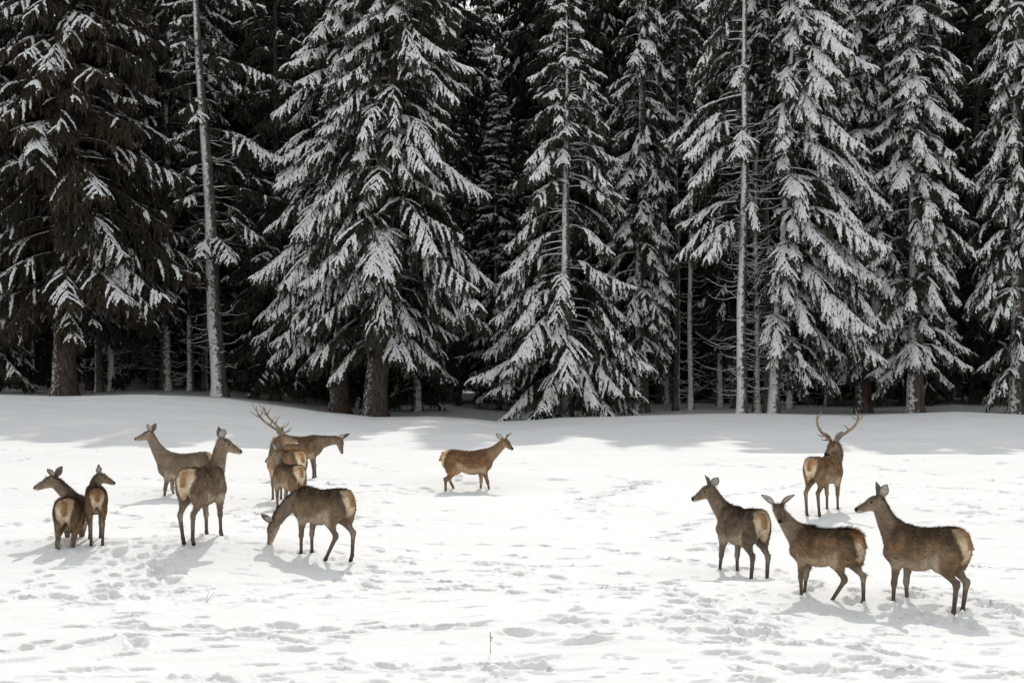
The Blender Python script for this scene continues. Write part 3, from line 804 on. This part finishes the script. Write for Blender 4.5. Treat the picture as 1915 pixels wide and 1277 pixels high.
def antler_meshes(side, size=1.0, spread=1.0):
    """one antler in the head frame (x forward, y left, z up)"""
    s = side
    beam = np.array([(.0, .045, .07), (-.04, .085, .12), (-.13, .17, .19), (-.26, .28, .27), (-.39, .36, .36), (-.50, .40, .46), (-.57, .40, .57), (-.61, .385, .70)])
    parts = [(beam, [.030, .027, .025, .024, .022, .021, .016, .004])]
    def tine(i, pts, r): parts.append((np.concatenate([beam[i:i + 1], beam[i:i + 1] + np.array(pts)]), [r, r * .85, r * .6, .003][:len(pts) + 1]))
    tine(1, [(.08, .03, .0), (.17, .045, .05), (.22, .05, .15)], .016)
    tine(2, [(.09, .03, .03), (.17, .05, .10), (.20, .05, .19)], .013)
    tine(3, [(.02, -.02, .08), (.06, -.03, .17), (.12, -.03, .25)], .015)
    tine(5, [(-.07, .03, .02), (-.15, .05, .07), (-.21, .06, .14)], .014)
    tine(6, [(-.07, -.04, .06), (-.13, -.06, .13), (-.17, -.06, .20)], .013)
    tine(5, [(.03, -.03, .08), (.07, -.05, .16), (.12, -.05, .22)], .013)
    so = Soup()
    for p, r in parts:
        # smooth the polyline
        p = np.asarray(p, float); t = np.linspace(0, 1, len(p)); tt = np.linspace(0, 1, len(p) * 3)
        q = np.stack([np.interp(tt, t, p[:, c]) for c in range(3)], 1); rr = np.interp(tt, t, r)
        for _ in range(2): q[1:-1] = (q[:-2] + 2 * q[1:-1] + q[2:]) / 4
        q = np.array([0, .045, .07]) + (q - [0, .045, .07]) * size * [1, spread, 1]
        q[:, 1] *= s
        V, F = tube(q, rr * 1.12, 7)
        so.add(V, F, 0)
    # coronet
    return so

def ear_mesh(base, direction, opening, L=.205, W=.098):
    """cupped pointed ear, double walled"""
    d = norm(direction); o = np.array(opening, float); o = norm(o - d * (o @ d)); w = np.cross(d, o)
    nt, na = 11, 9
    t = np.linspace(0, 1, nt); wid = W * .5 * np.interp(t, [0, .12, .4, .65, .85, 1], [.42, .66, 1.0, .86, .46, .03])
    a = np.linspace(-1, 1, na)
    outer = []; inner = []
    for i in range(nt):
        curl = math.radians(150 - 70 * t[i]) * .5
        c = base + d * L * t[i] - o * (.02 * math.sin(math.pi * t[i]))
        ang = a * curl
        rad = wid[i] / max(math.sin(curl), .25)
        off = np.cos(ang) - math.cos(curl)
        p = c + w * (np.sin(ang) * rad)[:, None] - o * (off * rad)[:, None]
        outer.append(p - o * .006); inner.append(p + o * .004 * np.maximum(1 - np.abs(a), 0)[:, None])
    V = np.concatenate(outer + inner)
    F = []; nn = nt * na
    for i in range(nt - 1):
        for j in range(na - 1):
            q = i * na + j
            F.append((q, q + 1, q + na + 1, q + na)); F.append((nn + q, nn + q + na, nn + q + na + 1, nn + q + 1))
    for i in range(nt - 1):
        for j in (0, na - 1):
            q = i * na + j
            F.append((q, q + na, nn + q + na, nn + q) if j == 0 else (q, nn + q, nn + q + na, q + na))
    A = np.tile(np.abs(a), nt); T = np.repeat(t, na)
    inn = np.array([.44, .40, .36]); rim = np.array([.035, .03, .026]); out = np.array([.13, .11, .09])
    co = out + (rim - out) * (sstep(.55, 1, T) * .9)[:, None]
    ci = inn + (rim - inn) * np.maximum(sstep(.66, .9, A), sstep(.80, .95, T))[:, None]
    ci = ci * (1 - .35 * (1 - sstep(0, .35, T)))[:, None]
    return V, np.array(F), np.concatenate([co, ci])

def make_deer(name, px, py, yaw, label, scale=1.0, sink=.05, poll=(.72, 0, 1.46), head_yaw=None, head_pitch=-12, roll=0, legs=None, stag=False, seed=0, ear=0.0, tone=1.0, warm=0.0, orange=.5, neck_mid=None, dorsal=1.0, shag=1.0, group=None, tail_lift=0.0, voxel=.0125, thin=1.0, antler=(1.0, 1.0), coat=(.205, .138, .084), asym=0.0):
    rng = np.random.default_rng(100 + seed)
    head_yaw = yaw if head_yaw is None else head_yaw
    # ---- head frame in body coordinates
    hy = math.radians(head_yaw - yaw); hp = math.radians(head_pitch)
    fw = np.array([math.cos(hp) * math.cos(hy), math.cos(hp) * math.sin(hy), math.sin(hp)])
    sd = norm(np.cross([0, 0, 1], fw)); up = np.cross(fw, sd)
    cr, sr = math.cos(math.radians(roll)), math.sin(math.radians(roll))
    sd, up = sd * cr + up * sr, up * cr - sd * sr
    HF = np.stack([fw, sd, up])            # rows
    po = np.array(poll, float); hs = 1.08 if stag else 1.0
    def hp_(x, y, z): return po + (x * fw + y * sd + z * up) * hs
    lo = np.array([-.85, -.42, -.03]); hi = np.array([.85, .42, 1.32])
    pts = np.array([hp_(.42, 0, 0), hp_(-.1, 0, .15), hp_(0, .1, 0), hp_(0, -.1, 0), hp_(.38, .08, -.12), hp_(.38, -.08, -.12)])
    lo = np.minimum(lo, pts.min(0) - .08); hi = np.maximum(hi, pts.max(0) + .08)
    B = SDF(lo, hi, voxel)
    secs = STAG_SECS if stag else HIND_SECS
    secs = [(x, t, b + (1 - thin) * .10 * (abs(x) < .5), w * (1 - (1 - thin) * .5)) for x, t, b, w in secs]
    secs = [(x, t, b, w * (1 if stag else .94)) for x, t, b, w in secs]
    B.torso(secs, .05)
    dz = .06 if stag else 0.0; xf = .05 if stag else 0.0
    # ---- legs
    legs = legs or {}
    bones = []
    for key, sy in (('FL', 1), ('FR', -1)):
        sw = legs.get(key, 0.0); sw, lift = sw if isinstance(sw, tuple) else (sw, 0)
        sh = np.array([.33 + xf, sy * .115, .90 + dz]); pt = np.array([.43 + xf, sy * .115, .76 + dz]); el = np.array([.31 + xf + sw * .12, sy * .125, .66 + dz])
        wr = np.array([.345 + xf + sw * .55, sy * .105, .375 + dz * .6 + lift * .6]); fe = np.array([.345 + xf + sw, sy * .10, .105 + lift]); ho = np.array([.385 + xf + sw, sy * .10, .03 + lift])
        B.ell(sh, (.13, .076, .22), .04, np.stack([norm([.9, 0, .35]), [0, 1, 0], norm([-.35, 0, .9])]))
        B.seg(pt, el, .078, .070, .06, (0, 1, 0), .75)
        B.seg(el, wr, .064, .036, .05)
        B.ell(wr, (.039, .036, .052), .03)
        B.seg(wr, fe, .031, .025, .02)
        B.ell(fe, (.030, .026, .036), .02)
        B.seg(fe, ho, .028, .033, .015)
        B.seg(ho - [.012, 0, 0], ho + [.025, 0, -.015], .030, .020, .01)
        bones.append((el, wr, fe, ho))
    for key, sy in (('HL', 1), ('HR', -1)):
        sp = legs.get(key, 0.0)
        if isinstance(sp, tuple): hx, hz, fx, fz = sp
        else: hx, hz, fx, fz = -.545 + sp * .45, .435, -.50 + sp, .105
        hip = np.array([-.40 - xf, sy * .10, .92 + dz]); st = np.array([-.285 + (hx + .545) * .35, sy * .130, .675 + dz + (hz - .435) * .2]); hk = np.array([hx - xf, sy * .115, hz + dz * .7])
        fe = np.array([fx - xf, sy * .105, fz]); dirn = norm(fe - hk); ho = fe + np.array([.035, 0, -.075]) if dirn[2] < -.85 else fe + norm(dirn + np.array([.15, 0, -.3])) * .08
        B.ell(hip + [-.025, 0, .0], (.185, .098, .205), .04, np.stack([norm([.95, 0, -.2]), [0, 1, 0], norm([.2, 0, .95])]))
        B.seg(hip + [.02, 0, -.04], st, .145, .090, .07, (0, 1, 0), .62, .66)
        B.seg(hip + [-.13, sy * -.01, -.12], hk + [.05, 0, .21], .080, .042, .06, (0, 1, 0), .70)
        B.seg(st + [-.03, 0, .0], hk + [.012, 0, .03], .088, .038, .05, (0, 1, 0), .72, .85)
        B.ell(hk, (.047, .036, .055), .03); B.ell(hk + [-.028, 0, .035], (.022, .018, .032), .03)
        B.seg(hk, fe, .037, .027, .02)
        B.ell(fe, (.031, .026, .036), .02)
        B.seg(fe, ho, .028, .033, .015)
        B.seg(ho - [.012, 0, 0], ho + [.022, 0, -.015], .030, .020, .01)
        bones.append((hip, st, hk, fe, ho))
    # ---- neck
    nb = np.array([.37 + xf, 0, .93 + dz]); nbt = np.array([.36 + xf, 0, 1.03 + dz])
    mid = np.array(neck_mid, float) if neck_mid is not None else (nb + po) / 2 + np.array([.05, 0, -.045])
    thick = 1.25 if stag else 1.0
    ts = np.linspace(0, 1, 8)
    nc = [(1 - t) ** 2 * nb + 2 * t * (1 - t) * mid + t * t * (po + up * -.01 - fw * .0) for t in ts]
    nr = np.interp(ts, [0, .3, .65, 1], [.178, .116, .085, .073]) * np.interp(ts, [0, .4, .8, 1], [1.05 if stag else 1, thick, thick, 1.05])
    nf = np.interp(ts, [0, .4, 1], [.62, .70, .86])
    for i in range(7):
        tdir = norm(nc[i + 1] - nc[i]); side_b = np.array([0, 1.0, 0]); w = ts[i]
        sdv = norm(side_b * (1 - w) + (sd if sd @ side_b > 0 or abs(hy) > 1.4 else sd) * w + 1e-4); sdv = norm(sdv - tdir * (sdv @ tdir))
        B.seg(nc[i], nc[i + 1], nr[i], nr[i + 1], .06, sdv, nf[i], nf[i + 1])
    # ---- head
    k = hs
    B.ell(hp_(.055, 0, .005), np.array([.105, .070, .078]) * k, .04, HF)
    B.seg(hp_(.10, 0, -.005), hp_(.285, 0, -.038), .066 * k, .034 * k, .03, sd, .88, .92)
    B.seg(hp_(.02, 0, -.055), hp_(.25, 0, -.073), .050 * k, .024 * k, .035, sd, .82, .85)
    B.ell(hp_(.305, 0, -.047), np.array([.038, .034, .034]) * k, .02, HF)
    B.ell(hp_(.285, 0, -.078), np.array([.035, .024, .016]) * k, .015, HF)
    for s_ in (1, -1):
        B.ell(hp_(.112, s_ * .050, .030), np.array([.030, .020, .020]) * k, .02, HF)
        B.ell(hp_(-.005, s_ * .060, .045), np.array([.03, .028, .035]) * k, .02, HF)
    # ---- tail
    tl0 = np.array([-.60 - xf, 0, 1.045 + dz]); tl1 = np.array([-.685 - xf - tail_lift * .3, 0, .90 + dz + tail_lift])
    B.seg(tl0, tl1, .045, .030, .03, (0, 1, 0), 1.05); 
    V, Q = B.mesh()
    Nn = vert_normals(V, Q)
    # ---- fur colours of the animal
    x, y, z = V[:, 0], V[:, 1], V[:, 2]
    def mix(c, col, m): return c + (np.array(col)[None] - c) * np.clip(m, 0, 1)[:, None]
    wv = fbm(x * 5 + seed * 7.1, z * 5 + y * 6, seed, 4)
    C = np.tile(np.array(coat), (len(V), 1))
    C = C * (1 + .38 * wv[:, None])
    top = np.interp(x, [s_[0] for s_ in secs], [s_[1] for s_ in secs]); bot = np.interp(x, [s_[0] for s_ in secs], [s_[2] for s_ in secs])
    body = sstep(.52, .44, x) * sstep(.52, .62, z)
    C = mix(C, (.066, .046, .032), dorsal * .85 * body * sstep(.30, .04, top - z + .14 * wv))          # darker back
    C = mix(C, (.19, .145, .105), .5 * body * sstep(.42, .28, (z - bot) / .55) * sstep(.2, .34, (z - bot) / .55 + .1))
    C = mix(C, (.40, .34, .27), .85 * body * sstep(.19, .08, z - bot + .05 * wv) * sstep(.16, .05, np.abs(x - .02) - .25) * (Nn[:, 2] < .25))   # pale belly
    # legs
    LEG = sstep(.60, .46, z + .03 * wv)
    C = mix(C, (.115, .092, .074), LEG)
    C = mix(C, (.062, .050, .041), sstep(.34, .10, z) * .9)
    inner = LEG * 0
    for bset, sy in zip(bones, (1, -1, 1, -1)):
        d1, t1 = seg_dist(V, bset[-4] if len(bset) == 5 else bset[0], bset[-3] if len(bset) == 5 else bset[1])
        near = sstep(.10, .05, d1)
        inn = sstep(.1, .7, -Nn[:, 1] * sy) * near
        C = mix(C, (.27, .235, .195), inn * .75)
    C = mix(C, (.020, .018, .016), sstep(.065, .035, z))                                               # hooves
    # neck
    dn = np.full(len(V), 9.0); tn = np.zeros(len(V)); rel = np.zeros(len(V))
    for i in range(7):
        d, t = seg_dist(V, nc[i], nc[i + 1])
        tdir = norm(nc[i + 1] - nc[i]); upv = norm(np.cross(tdir, np.array([0, 1.0, 0]) * (1 - ts[i]) + sd * ts[i] + 1e-4))
        upv = upv if (upv @ (up * ts[i] + np.array([-.3, 0, 1]) * (1 - ts[i]))) > 0 else -upv
        b_ = d < dn
        dn = np.where(b_, d, dn); tn = np.where(b_, ts[i] + t / 7, tn); rel = np.where(b_, Nn @ upv, rel)
    nk = sstep(.24, .16, dn) * sstep(.02, .25, tn) * sstep(.30, .44, x + .08 * tn)
    C = mix(C, np.array([.190, .148, .112]) if not stag else np.array([.125, .098, .072]), nk)
    C = mix(C, (.060, .046, .034), nk * sstep(.35, .85, rel) * .9 * dorsal)
    C = mix(C, (.21, .185, .16), nk * sstep(.2, .9, -rel) * .5)
    # head
    L = (V - po) @ HF.T / hs
    hx_, hy_, hz_ = L[:, 0], L[:, 1], L[:, 2]
    hd = sstep(-.06, .02, hx_) * sstep(.125, .10, seg_dist(L, [.03, 0, -.02], [.32, 0, -.045])[0])
    C = mix(C, (.200, .155, .115), hd)
    C = mix(C, (.095, .070, .050), hd * sstep(.1, .7, (Nn @ up)) * sstep(.26, .08, hx_))               # dark crown and forehead
    C = mix(C, (.34, .29, .24), hd * sstep(.1, .8, -(Nn @ up)) * .85)                                   # pale throat and jaw
    C = mix(C, (.10, .078, .06), hd * sstep(.13, .20, hx_) * sstep(.0, .8, Nn @ up))
    de = np.minimum(np.linalg.norm(L - np.array([.118, .060, .018]), axis=1), np.linalg.norm(L - np.array([.118, -.060, .018]), axis=1))
    C = mix(C, (.21, .18, .15), sstep(.040, .026, de) * .35)
    C = mix(C, (.03, .024, .02), sstep(.022, .015, de))
    C = mix(C, (.45, .41, .36), sstep(.25, .28, hx_) * sstep(-.050, -.070, hz_) * hd)                 # lips, chin
    C = mix(C, (.012, .011, .010), sstep(.300, .318, hx_) * sstep(-.068, -.056, hz_) * hd)                  # nose
    # rump patch
    zz = z - dz; bx = x + xf
    hw = np.interp(zz, [.60, .72, .86, 1.0, 1.09, 1.13], [.045, .062, .100, .140, .120, .08])
    xl = np.interp(zz, [.55, .72, .86, 1.0, 1.08, 1.14], [-.42, -.47, -.53, -.535, -.50, -.46])
    pm = sstep(.025, -.015, np.abs(y) - hw + .03 * wv) * sstep(.035, -.03, bx - xl + .05 * wv) * sstep(.56, .64, zz)
    edge = sstep(.075, .02, np.abs(np.abs(y) - hw - .03)) * sstep(.09, .0, bx - xl) * sstep(.70, .8, zz)
    C = mix(C, (.055, .042, .032), edge * .55 * (1 - pm))
    pale = np.array([.60, .505, .38]); org = np.array([.36, .215, .105]) * (1 - .15 * orange)
    rc = pale + (org - pale) * (np.clip(sstep(.86, 1.08, zz + .05 * wv) * orange * 1.1, 0, 1))[:, None]
    C = C + (rc - C) * pm[:, None]
    dt, tt_ = seg_dist(V, tl0, tl1)
    C = mix(C, np.array([.30, .185, .095]) * (1.15 - .35 * orange), sstep(.060, .040, dt) * (bx < -.56))
    C = C * tone * 1.12 * np.array([1.04 + .12 * warm, 1.0, .95 - .12 * warm])
    C = np.clip(C * (1 + .10 * rng.normal(size=(len(V), 1))), .006, .8)
    soV, soF, soC = [V], [Q], [C]; n = len(V)
    # ---- ears
    ea = math.radians(ear)
    for s_ in (1, -1):
        asy = s_ * asym; dl = (-.26 + asy, s_ * (.62 + .25 * math.sin(ea)), .62 - .3 * math.sin(ea)); ol = (.55 - asy, s_ * .75, .0)
        Ve, Fe, Ce = ear_mesh(hp_(-.012, s_ * .058, .052), dl[0] * fw + dl[1] * sd + dl[2] * up, ol[0] * fw + ol[1] * sd + ol[2] * up, .245 * hs, .128 * hs)
        soV.append(Ve); soF.append(Fe + n); soC.append(Ce * tone); n += len(Ve)
    me = mesh_from(name, np.concatenate(soV), [np.concatenate(soF)], [M_FUR], None, True, np.concatenate(soC))
    X, Dd, Zg = at(px, py)
    o = link(name, me, None, (X, Dd, Zg - sink), math.radians(yaw), scale)
    tag(o, label, 'deer', group)
    # ---- coat: short guard hairs lying backwards
    a = V[Q]; area = np.linalg.norm(np.cross(a[:, 2] - a[:, 0], a[:, 3] - a[:, 1]), axis=1)
    vn_q = (Nn[Q].sum(1)); vn_q /= np.linalg.norm(vn_q, axis=1, keepdims=True)
    cen = a.mean(1)
    wgt = area * (sstep(.42, .62, cen[:, 2]) * (1 - .75 * sstep(-.04, .06, ((cen - po) @ HF.T)[:, 0] / hs) * (np.linalg.norm(cen - po, axis=1) < .4)))
    nh = 18000
    pick = rng.choice(len(Q), nh, p=wgt / wgt.sum())
    uvw = rng.dirichlet(np.ones(4), nh)
    P = (a[pick] * uvw[:, :, None]).sum(1); Hn = vn_q[pick]; Hc = C[Q[pick]].mean(1)
    onneck = (sstep(.24, .16, seg_dist(P, nc[1], nc[-1])[0]) * (P[:, 2] > .8) * (P[:, 0] > .4))[:, None]
    flow = np.tile(np.array([-.85, 0, -.35]), (nh, 1)) * (1 - onneck) + onneck * (-(norm(nc[-1] - nc[0])))[None]
    flow = flow - Hn * (flow * Hn).sum(1, keepdims=True); flow /= np.maximum(np.linalg.norm(flow, axis=1, keepdims=True), 1e-6)
    Dh = flow + Hn * rng.uniform(.10, .42, (nh, 1)) + rng.normal(0, .22, (nh, 3)); Dh /= np.linalg.norm(Dh, axis=1, keepdims=True)
    ridge = sstep(.2, .9, Hn[:, 2])
    Lh = rng.uniform(.018, .038, nh) * (1 + (.5 + shag * .5) * ridge) * shag * (1.5 if stag else 1.0) ** (onneck[:, 0] > .3)
    S2 = np.cross(Dh, Hn); S2 /= np.maximum(np.linalg.norm(S2, axis=1, keepdims=True), 1e-6)
    wd = .0038
    Vh = np.stack([P - S2 * wd - Hn * .004, P + S2 * wd - Hn * .004, P + Dh * Lh[:, None] * .6 + S2 * wd * .7, P + Dh * Lh[:, None]], 1)
    ti = np.arange(nh)[:, None] * 4
    Fh = np.concatenate([ti + np.array([[0, 1, 2]]), ti + np.array([[0, 2, 3]])])
    Ch = np.repeat(Hc * rng.uniform(.78, 1.28, (nh, 1)), 4, 0)
    link('coat', mesh_from('coat', Vh.reshape(-1, 3), Fh, [M_FUR], None, False, np.clip(Ch, .006, .8)), o)
    # ---- eyes
    for s_ in (1, -1):
        th = np.linspace(0, math.pi, 9); ph = np.linspace(0, 2 * math.pi, 12, endpoint=False)
        T, Pp = np.meshgrid(th, ph, indexing='ij')
        sv = np.stack([np.sin(T) * np.cos(Pp), np.sin(T) * np.sin(Pp), np.cos(T)], -1).reshape(-1, 3) * .0140 * hs
        i = np.arange(8)[:, None] * 12; j = np.arange(12)[None]
        Fq = np.stack([i + j, i + 12 + j, i + 12 + (j + 1) % 12, i + (j + 1) % 12], -1).reshape(-1, 4)
        c = hp_(.118, s_ * .0575, .018)
        link('eye', mesh_from('eye', sv + c, Fq, [M_EYE]), o)
    if stag:
        for s_ in (1, -1):
            so = antler_meshes(s_, *antler)
            Va = np.concatenate(so.V); Va = po + (Va @ HF) * hs
            so.V = [Va]
            link('antler', so.mesh('antler', [M_ANTLER]), o)
    return o

def build_herd():
    for a_, k_ in HERD: make_deer('red_deer', *a_, group='red deer herd standing in the snow', **k_)
if BUILD_DEER: build_herd()

# ------------------------------------------------------------------ dry stems poking through the snow
def stems():
    rng = np.random.default_rng(9)
    for px, py, h, lx, n, lab in [(917, 1222, .24, .0, 1, 'tall single dry grass stem standing upright in the snow at lower centre'),
                                  (383, 1128, .16, .55, 2, 'short dark twig slanting out of the snow below the grazing hind')]:
        X, D, Z = at(px, py); so = Soup()
        for k in range(n):
            t = np.linspace(0, 1, 7); sw = lx + rng.normal(0, .15) * (n > 1)
            p = np.stack([sw * h * t ** 1.4, rng.normal(0, .1) * h * t, h * t * rng.uniform(.7, 1) - .05 * (1 - t)], 1)
            V, F = tube(p, np.linspace(.0045, .002, 7), 5); so.add(V, F, 0)
            if n != 2:
                for j in range(8):
                    c = p[-1] - np.array([0, 0, .012 * j]); e = c + np.array([rng.normal(0, .012), rng.normal(0, .012), .022])
                    V, F = tube(np.stack([c, (c + e) / 2, e]), [.002, .005, .001], 4); so.add(V, F, 0)
        o = link('twig' if n == 2 else 'grass_stem', so.mesh('stem', [M_GRASS]), None, (X, D, Z))
        tag(o, lab, 'twig' if n == 2 else 'grass stem')
stems()
